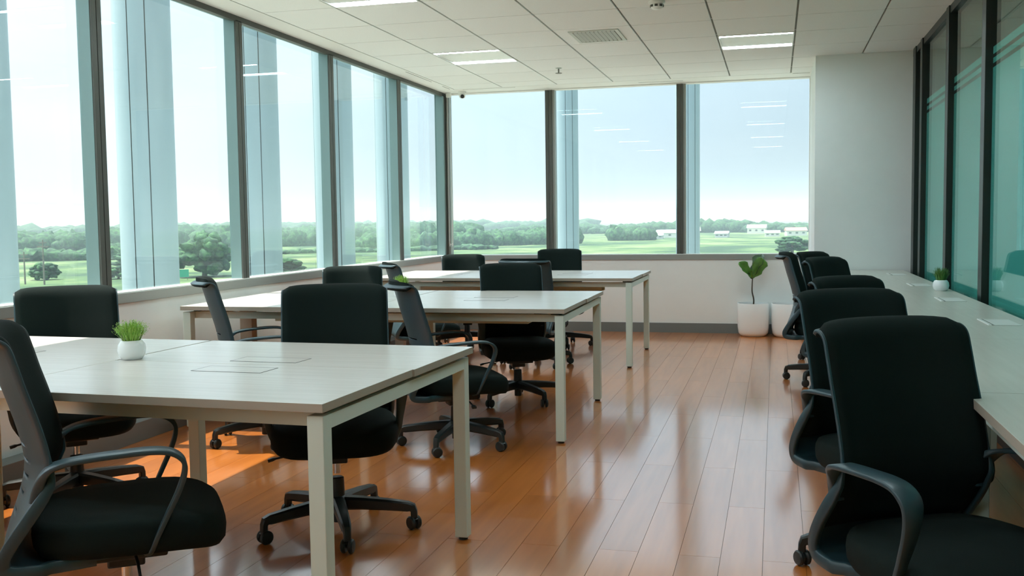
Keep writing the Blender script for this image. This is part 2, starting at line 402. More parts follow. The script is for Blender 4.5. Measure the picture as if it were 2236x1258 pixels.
# air vent
e = empty('air_vent', (-1.668+.604/2, 7.57+.33, H)); tag(e, 'white square air vent with slanted louvres in the ceiling', 'air vent')
W, D = .165, .215
MB().box(-W-.03, W+.03, -D-.03, -D, -.008, .002).box(-W-.03, W+.03, D, D+.03, -.008, .002).box(-W-.03, -W, -D, D, -.008, .002).box(W, W+.03, -D, D, -.008, .002).build('frame', 'vent', e, bevel=.002)
box('backing', 'dark', -W, W, -D, D, -.0012, -.0004, e)
for k in range(10):
    xx = -W+.02+k*(2*W-.03)/9.3
    MB().add([(xx-.0125, -D, -.012), (xx+.0095, -D, -.003), (xx+.0095, D, -.003), (xx-.0125, D, -.012), (xx-.0125, -D, -.010), (xx+.0095, -D, -.001), (xx+.0095, D, -.001), (xx-.0125, D, -.010)],
             [(0, 1, 2, 3), (4, 7, 6, 5), (0, 4, 5, 1), (1, 5, 6, 2), (2, 6, 7, 3), (3, 7, 4, 0)]).build('louvre', 'vent', e)
# smoke detector
e = empty('smoke_detector', (-.775, 6.80, H)); tag(e, 'round white smoke detector with dark sensor slots on the ceiling', 'smoke detector')
MB().lathe([(.055, 0), (.055, -.012), (.048, -.018)], 28).build('base', 'white', e, smooth=True)
MB().lathe([(.040, -.018), (.044, -.030), (.040, -.042), (.028, -.050), (.0, -.052)], 28, cap=False).build('cap', 'white', e, smooth=True)
sl_ = MB()
for k in range(8):
    a = 2*PI*k/8; sl_.box(.036, .0455, -.010, .010, -.038, -.024, 0)
    vv = sl_.v[-8:]; sl_.v[-8:] = [(x*math.cos(a)-y*math.sin(a), x*math.sin(a)+y*math.cos(a), z) for x, y, z in vv]
sl_.build('sensor_slots', 'dark', e)
# sprinkler
e = empty('sprinkler', (-2.014, 9.43, H)); tag(e, 'small pendent fire sprinkler head on the ceiling', 'sprinkler')
MB().lathe([(.030, 0), (.028, -.005), (.010, -.008)], 16).build('escutcheon', 'vent', e, smooth=True)
MB().lathe([(.007, -.005), (.007, -.045)], 8).build('body', 'tbar', e, smooth=True)
MB().lathe([(.004, -.045), (.032, -.048), (.032, -.051), (.0, -.053)], 16, cap=False).build('deflector', 'tbar', e, smooth=True)
# camera dome
e = empty('security_camera', (-3.40, 10.74, H)); tag(e, 'small white security camera in the far ceiling corner', 'security camera')
MB().lathe([(.045, 0), (.045, -.022), (.036, -.03)], 20).build('base', 'white', e, smooth=True)
o = MB().lathe([(.0, -.035), (.020, -.032), (.034, -.018), (.038, 0), (.034, .018), (.02, .03), (0, .034)], 18, cap=False).build('ball', 'white', e, smooth=True); o.location = (0, 0, -.045)
o2 = MB().lathe([(.022, 0), (.022, .006), (0, .008)], 16, cap=False).build('lens', 'black', o, smooth=True); o2.location = (.010, -.029, -.012); o2.rotation_euler = (math.radians(110), 0, math.radians(15))
# blind cord
e = empty('blind_cord', (-3.585, 10.80, 2.65)); tag(e, 'white looped blind cord hanging at the corner post', 'blind cord')
for s in (0,):
    p = [(-.012, 0, 0), (-.012, 0, -.8), (-.013, 0, -1.62), (-.006, 0, -1.665), (.006, 0, -1.672), (.018, 0, -1.66), (.024, 0, -1.62), (.022, 0, -.8), (.02, 0, 0)]
    MB().sweep(spline(p, 6), circ(.0032, 6), side=Vector((0, 1, 0))).build('cord_loop', 'cord', e, smooth=True)
MB().box(-.02, .03, -.02, .02, -.01, .04).build('clutch', 'white', e)

# ------------------------------------------------------------------ tables
def table(xR, yf, xL, yb, ang, label, duct=True):
    e = empty('work_table', (xR, yf, 0), ang); tag(e, label, 'table', 'four seat bench tables by the windows')
    W = xR-xL; D = yb-yf; t = .725; w_ = .05
    xm = -W/2; ym = D*.515
    g = .0015
    for (a, b) in ((-W, xm-g), (xm+g, 0)):
        for (c, d, dx) in ((0, ym-g, 0), (ym+g, D, .006)):
            dz = 0
            o = MB().box(a+dx*(1 if b == 0 else 0), b+(dx if b == 0 else 0), c, d, t, .75).build('table_panel', 'table', e, bevel=.0012)
            o.data.materials.append(MT['edge'])
            for p in o.data.polygons:
                if abs(p.normal.z) < .5: p.material_index = 1
    top = .7128
    xs = [(-.0074-w_, -.0074), (xm-w_/2-.035, xm+w_/2-.035), (-W+.0074, -W+.0074+w_)]
    for k, (a, b) in enumerate(xs):
        for (c, d) in ((.016, .016+w_), (D-.016-w_, D-.016)):
            if k == 1: c, d = (c+.03, d+.03) if c < .1 else (c-.03, d-.03)
            o = box('leg', 'legs', a, b, c, d, .012, top, e, bevel=.0025)
            MB().lathe([(.018, 0), (.018, .013)], 12, c=((a+b)/2, (c+d)/2, 0)).build('foot', 'plastic', o)
    for (a, b) in (xs[0], xs[2]):
        box('end_rail', 'legs', a+.001, b-.001, .016+w_, D-.016-w_, .672, top-.001, e)
    for y in (.075, D-.075-.035): box('long_rail', 'legs', -W+.058, -.058, y, y+.035, .672, top-.001, e)
    MB().box(-W+.03, -W+.07, .10, D-.10, top-.001, t).box(-.09, -.03, .07, D-.07, top-.001, t).box(xm-.03, xm+.03, .07, D-.07, top-.001, t).build('spacer', 'dark', e)['kind'] = 'stuff'
    # cable tray and left end riser
    MB().box(-W+.3, -.35, ym-.09, ym+.09, .60, .605).box(-W+.3, -.35, ym-.09, ym-.086, .605, .66).box(-W+.3, -.35, ym+.086, ym+.09, .605, .66).build('cable_tray', 'legs', e)
    if duct:
        o = box('cable_duct', 'edge', -W+.012, -W+.10, ym-.035, ym+.035, .0, .70, e, bevel=.002)
        q = MB()
        for xx in (-W+.034, -W+.078): q.box(xx-.008, xx+.008, ym-.042, ym-.035, .625, .655)
        q.build('bolts', 'plastic', o)['kind'] = 'stuff'
    # flush cable flaps
    for cx in (xm*.512, xm*1.512):
        for (a, b) in ((ym-.175, ym-.065), (ym+.06, ym+.17)):
            o = MB().box(cx-.128, cx+.128, a, b, .7495, .7508).build('cable_flap', 'table', e)
            q = MB()
            for r in ((cx-.131, cx+.131, a-.003, a), (cx-.131, cx+.131, b, b+.004), (cx-.131, cx-.128, a, b), (cx+.128, cx+.131, a, b)): q.box(*r, .7495, .7509)
            q.build('flap_edge', 'aludark', o)
    return e
table(-1.178, 2.428, -3.50, 3.6675, -.0304, 'pale wood bench table nearest the camera with a potted grass on it')
table(-1.115, 5.302, -3.47, 6.705, .0197, 'middle pale wood bench table between the nearest and the farthest table')
table(-1.142, 8.171, -3.50, 9.4555, .0063, 'farthest pale wood bench table in front of the far windows')

# right hand long desk
e = empty('long_desk', (.507, 9.50, 0)); tag(e, 'long pale wood desk running along the frosted glass partition', 'desk')
DW = .6015; Y0 = 9.50
seams = [9.50, 8.09, 6.80, 5.51, 4.22, 2.93, 1.64, .35, -.94]
for a, b in zip(seams[:-1], seams[1:]):
    o = MB().box(0, DW, b-Y0+.0015, a-Y0-.0015, .725, .75).build('desk_panel', 'desk', e, bevel=.0012)
    o.data.materials.append(MT['edge'])
    for p in o.data.polygons:
        if abs(p.normal.z) < .5: p.material_index = 1
    c = (a+b)/2 if a != 9.50 else 8.78
    f_ = MB().box(.424, .534, c-Y0-.13, c-Y0+.13, .7498, .7512).build('cable_flap', 'white', e)
    MB().box(.414, .424, c-Y0-.132, c-Y0+.132, .7498, .7514).box(.424, .534, c-Y0-.134, c-Y0-.13, .7498, .7508).build('flap_edge', 'tbar', f_)
    MB().box(.400, .412, c-Y0-.132, c-Y0+.132, .7498, .7545).build('flap_lip', 'white', f_)
for a in seams:
    y = a-Y0 - (.07 if a == 9.50 else 0)
    for x in (.008, DW-.06):
        o = box('leg', 'legs', x, x+.052, y-.026, y+.026, .012, .7128, e, bevel=.0025)
        MB().lathe([(.018, 0), (.018, .013)], 12, c=(x+.026, y, 0)).build('foot', 'plastic', o)
    box('cross_rail', 'legs', .06, DW-.06, y-.02, y+.02, .672, .712, e)
for x in (.045, DW-.075): box('long_rail', 'legs', x, x+.03, seams[-1]-Y0+.03, -.10, .672, .7118, e)
MB().box(.05, DW-.05, seams[-1]-Y0+.05, -.12, .7118, .725).build('spacer', 'dark', e)

# ------------------------------------------------------------------ chairs
def chair_proto():
    e = empty('task_chair')
    P3 = [(-.385, .922), (-.366, .934), (-.345, .931), (-.327, .914), (-.314, .875), (-.296, .81), (-.276, .745), (-.259, .685), (-.247, .63), (-.243, .585),
          (-.248, .54), (-.262, .49), (-.279, .44), (-.291, .40), (-.294, .37), (-.278, .345), (-.22, .337), (-.12, .337), (0, .340), (.10, .345)]
    pr = spline([(0, a, b) for a, b in P3], 5)
    def halfw(i, n_, p):
        z = p.z; y = p.y
        if i < 7: return .220-.009*(1-i/7)**2
        if y > -.2 and z < .42: return .20-.05*min(1, (y+.2)/.3)
        if z < .60: return .220+.014*math.sin(min(1, (.60-z)/.25)*PI)
        return .220
    def CV(z): return .076*(1 if z > .56 else max(0, (z-.34)/.22)**1.2)
    def sheet(rows, cols, off, wscale, skip=None):
        v = []; f = []; n_ = len(rows)
        for i, (gi, p, nn) in enumerate(rows):
            hw = halfw(gi, len(pr), p)*wscale
            for j in range(cols+1):
                u = -1+2*j/cols; x = hw*u
                curv = CV(p.z)*u*u
                v.append((x, p.y+curv+nn.y*off(i, u, n_), p.z+nn.z*off(i, u, n_)))
        for i in range(n_-1):
            for j in range(cols):
                if skip and skip(rows[i], rows[i+1], j, cols): continue
                a = i*(cols+1)+j; f.append((a, a+1, a+cols+2, a+cols+1))
        return v, f
    rows = []
    # resample finely, inserting slit rows
    pts = pr; L = len(pts)
    for i, p in enumerate(pts):
        t = (pts[min(i+1, L-1)]-pts[max(i-1, 0)]).normalized(); nn = Vector((0, -t.z, t.y))   # towards the sitter
        if nn.y < 0 and p.z > .5: nn = -nn
        rows.append((i, p, nn))
    # consistent normals: path runs down the back (t.z<0) -> nn=(0,+,..)
    slz = [.645, .603, .56, .517, .472]
    fine = []
    for a, b in zip(rows[:-1], rows[1:]):
        fine.append(a)
        for z in slz:
            for zz in (z+.0045, z-.0045):
                if a[1].z > zz >= b[1].z and a[1].y < -.2 and zz > .40:
                    t = (a[1].z-zz)/(a[1].z-b[1].z); fine.append((a[0], a[1].lerp(b[1], t), a[2].lerp(b[2], t).normalized()))
    fine.append(rows[-1])
    def skip(r0, r1, j, cols):
        zm = (r0[1].z+r1[1].z)/2
        for k, z in enumerate(slz):
            if abs(zm-z) < .0044 and 5 <= j < cols-5: return True
        return False
    v, f = sheet(fine, 20, lambda i, u, n_: 0, 1, skip)
    sh = MB().add(v, f).build('back_shell', 'shell', e, smooth=50)
    s = sh.modifiers.new('solid', 'SOLIDIFY'); s.thickness = .010; s.offset = 0
    # side rims
    def SM(t): q = max(0, min(1, (t-.42)/.2)); return q*q*(3-2*q)
    for sd in (-1, 1):
        rp_ = []
        for gi, p, nn in rows[3:88]:
            hw = halfw(gi, L, p); cv = CV(p.z)
            rp_.append((sd*hw, p.y+cv, p.z))
        MB().sweep(rp_, lambda t: rrect(.0025+.0060*SM(t), .0035+.0130*SM(t)), side=Vector((1, 0, 0))).build('shell_rim', 'shell', e, smooth=60)
    # fabric covered front
    fr = [r for r in rows if r[0] >= 1 and (r[1].z > .42)]
    n_ = len(fr)
    def off(i, u, n2):
        e1 = min(1, i/4)**.5; e2 = min(1, (n2-1-i)/4)**.5 if i < n2-1 else 0; eu = max(0, 1-abs(u)**6)**.5
        return .004+.020*min(e1, e2)*eu
    v1, f1 = sheet(fr, 16, off, .985); 
    fb = MB().add(v1, f1).build('backrest', 'fabric', e, smooth=60)
    s = fb.modifiers.new('solid', 'SOLIDIFY'); s.thickness = .006; s.offset = -1
    # seat cushion
    def outline(sc, z, dy=0):
        pts = []
        for k in range(40):
            a = 2*PI*k/40; c, s_ = math.cos(a), math.sin(a); q = 2/4.2
            x = .248*sc*abs(c)**q*(1 if c > 0 else -1); y = .252*sc*abs(s_)**q*(1 if s_ > 0 else -1)+.018
            if y < 0: x *= 1-.12*min(1, (-y)/.22)
            fz = z-.030*max(0, (y-.10)/.18)**2
            pts.append((x, y, fz))
        return pts
    v = []; f = []
    lay = [(.0001, .345), (.86, .345), (.945, .353), (.99, .372), (1.0, .400), (.992, .420), (.965, .435), (.90, .444), (.6, .449), (.3, .447), (.0001, .446)]
    for sc, z in lay: v += outline(sc, z)
    for i in range(len(lay)-1):
        for k in range(40): k2 = (k+1) % 40; f.append((i*40+k, i*40+k2, (i+1)*40+k2, (i+1)*40+k))
    MB().add(v, f).build('seat', 'fabric', e, smooth=60)
    # armrests
    for sd in (-1, 1):
        pth = [(.212, -.205, .515), (.216, -.198, .555), (.228, -.178, .592), (.246, -.145, .614), (.258, -.09, .625), (.266, 0, .632), (.268, .07, .634), (.268, .12, .627), (.267, .150, .604),
               (.265, .154, .570), (.260, .138, .520), (.254, .110, .460), (.246, .084, .405), (.225, .066, .360), (.18, .055, .345)]
        pp = spline([(sd*a, b, c) for a, b, c in pth], 4)
        def sec(t):
            wd = .014+.015*min(1, t/.16)*max(0, min(1, (.80-t)/.25))
            return rrect(wd, .0062+.012*max(0, 1-t/.20))
        MB().sweep(pp, sec, side=Vector((1, 0, 0))).build('armrest', 'shell', e, smooth=50)
    # mechanism, lever
    MB().box(-.09, .09, -.12, .11, .295, .337).box(-.045, .045, -.05, .05, .262, .295).build('mechanism', 'plastic', e, bevel=.006)
    lv = [(.05, .02, .31), (.15, .03, .305), (.235, .035, .292), (.265, .036, .285)]
    MB().sweep(spline(lv, 4), lambda t: rrect(.004+.008*(t > .7), .004+.002*(t > .7)), side=Vector((0, 1, 0))).build('lever', 'plastic', e, smooth=60)
    MB().lathe([(.030, .135), (.028, .20), (.027, .215), (.022, .218)], 20).lathe([(.024, .036), (.025, .1)], 16).build('gas_column', 'plastic', e, smooth=40)
    MB().lathe([(.0145, .215), (.0145, .27)], 16).build('piston', 'chrome', e, smooth=40)
    # five star base
    b = MB().lathe([(.020, .075), (.036, .08), (.040, .10), (.038, .135), (.030, .142)], 20)
    for k in range(5):
        a = 2*PI*k/5+PI/2
        dr = Vector((math.cos(a), math.sin(a), 0)); sd = Vector((-math.sin(a), math.cos(a), 0))
        pts = [dr*.02+Vector((0, 0, .112)), dr*.10+Vector((0, 0, .110)), dr*.20+Vector((0, 0, .103)), dr*.285+Vector((0, 0, .094)), dr*.303+Vector((0, 0, .089)), dr*.309+Vector((0, 0, .075)), dr*.310+Vector((0, 0, .050))]
        b.sweep(pts, lambda t: rrect(.027-.013*min(1, t*1.3), .027-.012*min(1, t*1.3) if t < .75 else .013, .35), side=sd)
    base = b.build('star_base', 'plastic', e, smooth=35)
    for k in range(5):
        a = 2*PI*k/5+PI/2; rr_ = .310; ca = a+random.uniform(-1.2, 1.2)
        cs = MB().lathe([(.008, .030), (.008, .062)], 8)
        # hood
        hv = []
        hood = [(-.02, .018), (-.024, .034), (-.012, .050), (.006, .052), (.018, .044), (.014, .040), (.0, .046), (-.010, .044), (-.018, .032), (-.015, .018)]
        cs.add([(yy, s_*.007, z) for s_ in (-1, 1) for yy, z in hood], [tuple(range(10)), tuple(range(19, 9, -1))]+[(i, (i+1) % 10, 10+(i+1) % 10, 10+i) for i in range(10)])
        co = cs.build('caster', 'plastic', e, smooth=30); co.location = (rr_*math.cos(a), rr_*math.sin(a), 0); co.rotation_euler = (0, 0, ca)
        for s_ in (-1, 1):
            wv = MB().lathe([(.006, -.009), (.023, -.009), (.0275, -.004), (.0275, .004), (.023, .009), (.006, .011)], 16)
            wv.v = [(x-.004, z+s_*.014, y+.0276) for x, y, z in wv.v]
            wv.build('wheel', 'plastic', co, smooth=40)
    return e
proto = chair_proto()
UPPER = ('seat', 'backrest', 'back_shell', 'shell_rim', 'armrest', 'mechanism', 'lever', 'piston')
CH = [
 (-1.78, 2.39, -54, .02, 'nearest black task chair at the left edge, seen from its slotted back', 'n'),
 (-3.03, 3.75, 222, 0, 'black task chair behind the nearest table at its left end, by the window', 'n'),
 (-1.705, 3.63, 203, .018, 'black task chair behind the nearest table, its backrest right of the potted grass', 'n'),
 (-2.82, 5.08, -58, -.012, 'slim side view of a black task chair at the left front of the middle table', 'm'),
 (-1.71, 5.19, -58, -.035, 'black task chair at the right front of the middle table, seen from its slotted back', 'm'),
 (-2.97, 6.66, 203, -.045, 'black task chair behind the left half of the middle table', 'm'),
 (-1.71, 6.56, 204, -.022, 'black task chair behind the right half of the middle table, backrest facing the camera', 'm'),
 (-2.85, 7.88, -58, -.05, 'black task chair turned sideways at the left front of the farthest table', 'f'),
 (-1.98, 8.22, -5, -.03, 'mostly hidden black task chair at the right front of the farthest table', 'f'),
 (-2.98, 9.45, 204, -.056, 'black task chair behind the farthest table nearest the room corner', 'f'),
 (-2.05, 9.55, 192, -.010, 'black task chair behind the farthest table nearest the end wall', 'f'),
 (.440, 2.55, -149, .005, 'nearest and largest black task chair at the long desk, bottom right', 'r'),
 (.405, 3.62, -149, .008, 'second black task chair along the long desk counted from the camera', 'r'),
 (.515, 4.82, -138, -.01, 'third black task chair along the long desk, low rounded top', 'r'),
 (.54, 6.62, -125, .015, 'fourth black task chair along the long desk counted from the camera', 'r'),
 (.38, 7.74, -97, .015, 'black task chair seen in side profile before the second white planter', 'r'),
 (.53, 8.95, -127, -.027, 'farthest black task chair at the long desk by the end wall', 'r'),
]
GR = {'n': 'task chairs around the nearest table', 'm': 'task chairs around the middle table', 'f': 'task chairs around the farthest table', 'r': 'task chairs along the long desk'}
BROT = [10, 40, 8, 60, 20, 33, 25, 50, 15, 0, 12, 30, 25, 50, 10, 28, 5]
for i, (x, y, th, dz, lab, g) in enumerate(CH):
    c = proto if i == 0 else copy_tree(proto)
    c.location = (x, y, 0); c.rotation_euler = (0, 0, math.radians(th)); tag(c, lab, 'chair', GR[g])
    c['dz'] = dz; c['br'] = BROT[i]
bpy.context.view_layer.update()
for c in [o for o in bpy.data.objects if o.name.startswith('task_chair')]:
    dz = c['dz']; br = math.radians(c['br'])
    for k in kids(c):
        nm = k.name.split('.')[0]
        if nm in UPPER: k.location.z += dz
        if nm == 'star_base': k.rotation_euler.z = br
        if nm == 'caster':
            p = Matrix.Rotation(br, 4, 'Z') @ k.location; k.location = p; k.rotation_euler.z += br
    del c['dz']; del c['br']

# ------------------------------------------------------------------ pots and plants
def small_pot(x, y, z, gm, label, n_, R, hgt, seed):
    random.seed(seed)
    e = empty('potted_grass', (x, y, z)); tag(e, label, 'potted plant', 'small white pots of grass')
    MB().lathe([(.031, 0), (.036, .002), (.046, .016), (.050, .034), (.047, .054), (.038, .068), (.034, .070), (.032, .066), (.034, .058), (.0, .058)], 36, cap=False).build('pot', 'ceramic', e, smooth=60)
    MB().lathe([(.033, .058), (.02, .062), (0, .063)], 20, cap=False).build('soil', 'soil', e, smooth=True)
    g = MB()
    for k in range(n_):
        a = random.uniform(0, 2*PI); r0 = .028*math.sqrt(random.random()); lean = random.uniform(.1, 1)*R
        hh = hgt*random.uniform(.65, 1.05)*(1-.25*(lean/R)**2)
        b = Vector((r0*math.cos(a), r0*math.sin(a), .060)); a2 = a+random.uniform(-.5, .5)
        tip = Vector((b.x+lean*math.cos(a2), b.y+lean*math.sin(a2), .06+hh)); mid = b.lerp(tip, .55)+Vector((0, 0, hh*.12))
        sd = Vector((-math.sin(a2), math.cos(a2), 0))*random.uniform(.0011, .0019)
        g.add([b-sd*.7, b+sd*.7, mid+sd, mid-sd, tip], [(0, 1, 2, 3), (3, 2, 4)])
        for q in range(5):        # tiny leaflets
            t = .45+.12*q; c = (b.lerp(mid, t/.55) if t < .55 else mid.lerp(tip, (t-.55)/.45))
            d = Vector((random.uniform(-1, 1), random.uniform(-1, 1), random.uniform(.2, 1))).normalized()*random.uniform(.006, .011)
            s2 = d.cross(Vector((0, 0, 1))).normalized()*.0014
            g.add([c-s2*.4, c+d*.5+s2, c+d, c+d*.5-s2], [(0, 1, 2, 3)])
    o = g.build('grass_blades', gm, e, fix=False); o['kind'] = 'stuff'
    return e
small_pot(-2.276, 3.135, .75, 'grass', 'small white pot of bright green grass on the nearest table', 300, .046, .082, 3)
small_pot(-2.33, 6.00, .75, 'grass', 'small pot of green grass peeking over a chair on the middle table', 220, .030, .088, 5)
small_pot(1.030, 6.87, .75, 'grass2', 'small white pot of dark green grass on the long desk by the partition', 240, .030, .092, 9)
def planter(x, y, label):
    e = empty('planter', (x, y, 0)); tag(e, label, 'planter', 'white floor planters')
    MB().lathe([(.115, .004), (.135, .008), (.152, .035), (.160, .09), (.165, .20), (.166, .335), (.163, .345), (.157, .345), (.155, .335), (.153, .25)], 48, cap=False).lathe([(.115, 0), (.115, .006)], 32).build('pot', 'ceramic', e, smooth=50)
    MB().lathe([(.155, .318), (.08, .326), (0, .328)], 32, cap=False).build('soil', 'soil', e, smooth=True)
    return e
pl1 = planter(-.222, 10.68, 'round white planter holding a young fig with two big leaves')
pl2 = planter(.125, 10.66, 'round white planter with dark soil, half hidden by a chair')
f_ = empty('fig_plant', (-.222, 10.68, .32)); tag(f_, 'young fig with a thin dark stem and two large green leaves', 'plant')
st = spline([(.0, 0, -.02), (.004, 0, .06), (-.012, 0, .14), (-.012, .004, .22), (-.008, 0, .29)], 6)
MB().sweep(st, lambda t: circ(.0085-.003*t, 8), side=Vector((0, 1, 0))).build('stem', 'stem', f_, smooth=True)
def leaf(mname, base, direc, L, Wd, cup, roll, name='leaf'):
    direc = Vector(direc).normalized(); side = direc.cross(Vector((0, -1, 0))).normalized()
    side = Matrix.Rotation(roll, 3, direc) @ side; nn = side.cross(direc)
    prof = [(0, .08), (.08, .30), (.18, .55), (.32, .70), (.45, .72), (.6, .92), (.75, 1.0), (.88, .84), (.96, .5), (1, .12)]
    v = []; f = []; m = 8
    for t, wd in prof:
        for j in range(m+1):
            u = -1+2*j/m
            v.append(Vector(base)+direc*(L*t)+side*(Wd*wd*u)+nn*(cup*(abs(u)*wd) + .012*math.sin(t*14+u*3)*abs(u) - .05*L*t*t))
    for i in range(len(prof)-1):
        for j in range(m): a = i*(m+1)+j; f.append((a, a+1, a+m+2, a+m+1))
    o = MB().add(v, f).build(name, mname, f_, smooth=60); s = o.modifiers.new('solid', 'SOLIDIFY'); s.thickness = .0015
    return o
tip = (-.008, 0, .285)
leaf('leaf', tip, (.42, -.15, .95), .235, .085, .03, .55)
leaf('leafdark', (-.008, .01, .30), (.36, .15, .98), .255, .080, .02, -.75)
leaf('leaf', tip, (-.62, -.2, .82), .22, .052, .03, .6)
leaf('leafdark', (-.012, 0, .275), (-.25, -.1, .75), .09, .03, .01, .3)

# ------------------------------------------------------------------ outside: columns
def column(x, y, label, r=.31, z1=5.6, g='left', rot=0):
    e = empty('round_column', (x, y, -11), rot); tag(e, label, 'column', 'clad columns outside the %s windows' % g)
    js = [math.radians(q) for q in (-84, -49, 45, 100, 155, 220, 276)]
    for k in range(6):
        a0 = js[k]+.018; a1 = js[k+1]-.018; v = []; f = []
        for j in range(13):
            a = a0+(a1-a0)*j/12
            for z in (0, 11+z1): v.append((r*math.cos(a), r*math.sin(a), z))
        for j in range(12): f.append((2*j, 2*j+2, 2*j+3, 2*j+1))
        MB().add(v, f).build('cladding_panel', 'col', e, smooth=60, fix=False)
    MB().lathe([(r-.012, 0), (r-.012, 11+z1)], 32).build('core', 'joint', e, smooth=40)
K = 1.6
XC = -4.28*K
cyy = [(-3.2, 'pale clad column outside the left windows, farthest behind the camera'), (-.7, 'pale clad column outside the left windows, behind the camera'), (1.8, 'pale clad column outside the left windows, just behind the view'), (4.35, 'pale clad column outside the left windows, level with the camera'),]
def on_ray(ratio_y, X): return ratio_y/4.64*abs(X)
ccl = [(5.33-.36, 'clad column at the extreme left edge of the photo'), (6.66, 'wide clad column with dark joints filling the second left window'), (8.33, 'clad column seen in the third left window from the left'), (10.0, 'clad column between the third and fourth left windows'), (11.7, 'clad column behind the last left window')]
for c, l in ccl: column(XC, on_ray(c, XC), l, rot=0)
for px_x, l in ((-3.50, 'slim clad column outside the far windows, right of the first mullion'), (-1.43, 'slim clad column outside the far windows, behind the second mullion')):
    column(px_x, 17.0, l, r=.20, g='far')

# ------------------------------------------------------------------ outside: landscape
def ground_mat():
    def f(nt, b):
        tc = N(nt, 'ShaderNodeTexCoord'); mp = N(nt, 'ShaderNodeMapping'); mp.inputs['Scale'].default_value = (.006, .006, .006)
        nt.links.new(tc.outputs['Object'], mp.inputs[0])
        n1 = N(nt, 'ShaderNodeTexNoise'); n1.inputs['Scale'].default_value = 4.5; n1.inputs['Detail'].default_value = 8; n1.inputs['Roughness'].default_value = .65
        nt.links.new(mp.outputs[0], n1.inputs[0])
        r1 = ramp(nt, [(.40, (.012, .055, .020)), (.47, (.045, .11, .032)), (.53, (.09, .165, .048)), (.61, (.17, .215, .10))]); nt.links.new(n1.outputs[0], r1.inputs[0])
        v1 = N(nt, 'ShaderNodeTexVoronoi'); v1.inputs['Scale'].default_value = 3.0; nt.links.new(mp.outputs[0], v1.inputs[0])
        m_ = N(nt, 'ShaderNodeMixRGB', blend_type='MULTIPLY'); m_.inputs[0].default_value = .35
        nt.links.new(r1.outputs[0], m_.inputs[1]); nt.links.new(v1.outputs['Color'], m_.inputs[2])
        nt.links.new(r1.outputs[0], b.inputs['Base Color'])
    return mat('meadow', (.3, .45, .15), .9, build=f)
MT['ground'] = ground_mat()
g = MB()
GN = 40
gv = []; gf = []
for i in range(GN+1):
    for j in range(GN+1):
        x = -9500+11500*i/GN; y = -300+8500*j/GN; gv.append((x, y, -11))
for i in range(GN):
    for j in range(GN): a = i*(GN+1)+j; gf.append((a, a+GN+1, a+GN+2, a+1))
o = MB().add(gv, gf).build('ground', 'ground'); struct(o, 'green meadows far below the windows', 'meadow')
def foliage(nt, b):
    tc = N(nt, 'ShaderNodeTexCoord'); ns = N(nt, 'ShaderNodeTexNoise'); ns.inputs['Scale'].default_value = .55; ns.inputs['Detail'].default_value = 6; ns.inputs['Roughness'].default_value = .75
    r = ramp(nt, [(.40, (.002, .022, .012)), (.50, (.016, .075, .030)), (.60, (.06, .17, .055))])
    nt.links.new(tc.outputs['Object'], ns.inputs[0]); nt.links.new(ns.outputs[0], r.inputs[0]); nt.links.new(r.outputs[0], b.inputs['Base Color'])
MT['wood'] = mat('tree_foliage', (.05, .13, .05), .9, build=foliage)
MT['trunk'] = mat('tree_bark', (.10, .08, .06), .9)
def blob(mb, c, r, sz, seed, sub=2):
    bm = bmesh.new(); bmesh.ops.create_icosphere(bm, subdivisions=sub, radius=1)
    vs_ = []
    for v in bm.verts:
        d = 1+.45*noise.noise(v.co*1.7+Vector((seed, 0, 0)))+.22*noise.noise(v.co*4.1+Vector((0, seed, 0)))+random.uniform(-.10, .10)
        vs_.append((c[0]+v.co.x*r*d, c[1]+v.co.y*r*d, c[2]+v.co.z*sz*d))
    mb.add(vs_, [tuple(v.index for v in f.verts) for f in bm.faces]); bm.free()
def tree(x, y, h_, rad, label, seed):
    random.seed(seed)
    e = empty('tree', (x, y, -11)); tag(e, label, 'tree', 'single trees on the meadow')
    MB().lathe([(rad*.09, -.2), (rad*.05, h_*.5)], 8).build('trunk', 'trunk', e)
    m = MB()
    for k in range(60):
        a = random.uniform(0, 2*PI); zz = random.random(); q = math.sqrt(random.random())*rad*.85*math.sqrt(max(.15, 1-(zz-.35)**2*2))
        blob(m, (q*math.cos(a), q*math.sin(a), h_*(.14+.74*zz)), rad*random.uniform(.16, .28), h_*random.uniform(.08, .13), seed+k*3.1)
    m.build('crown', 'wood', e, smooth=80, fix=False)
tree(-131, 209, 11.2, 7.2, 'large bushy tree seen in the second left window beside the wide column', 11)
tree(-165, 196, 4.2, 3.6, 'round dark bush below the power pole in the first left window', 12)
tree(-148, 200, 3.2, 3.6, 'low bush right of the power poles in the first left window', 13)
tree(5.5, 352, 6.0, 6.5, 'single palm green tree at the right end of the far window', 14)
tree(-108, 205, 4.6, 5, 'leafy bush low in the second left window by its mullion', 15)
tree(-188, 262, 5.0, 7, 'dark tree in the meadow behind the power poles', 16)
def belt(name, label, p0, p1, n_, rad, hgt, dep, seed, step=None):
    random.seed(seed); m = MB(); p0 = Vector((*p0, -11)); p1 = Vector((*p1, -11)); d = (p1-p0); pr = Vector((-d.y, d.x, 0)).normalized()
    for k in range(n_):
        t = random.random(); c = p0.lerp(p1, t)+pr*random.uniform(-dep, dep); s_ = random.uniform(.6, 1.15)
        h_ = hgt*s_*(.75+.5*noise.noise(Vector((t*7, seed, 0))))
        blob(m, (c.x, c.y, -11+h_*.5), rad*s_, h_*.62, seed+k*1.37, 1 if name == 'woodland' and rad > 7 else 2)
    o = m.build(name, 'wood', smooth=80, fix=False); tag(o, label, 'woodland', kind='stuff')
belt('woodland', 'dense belt of trees beyond the meadow in the left windows', (-600, 360), (-190, 600), 1500, 6.5, 12, 55, 21)
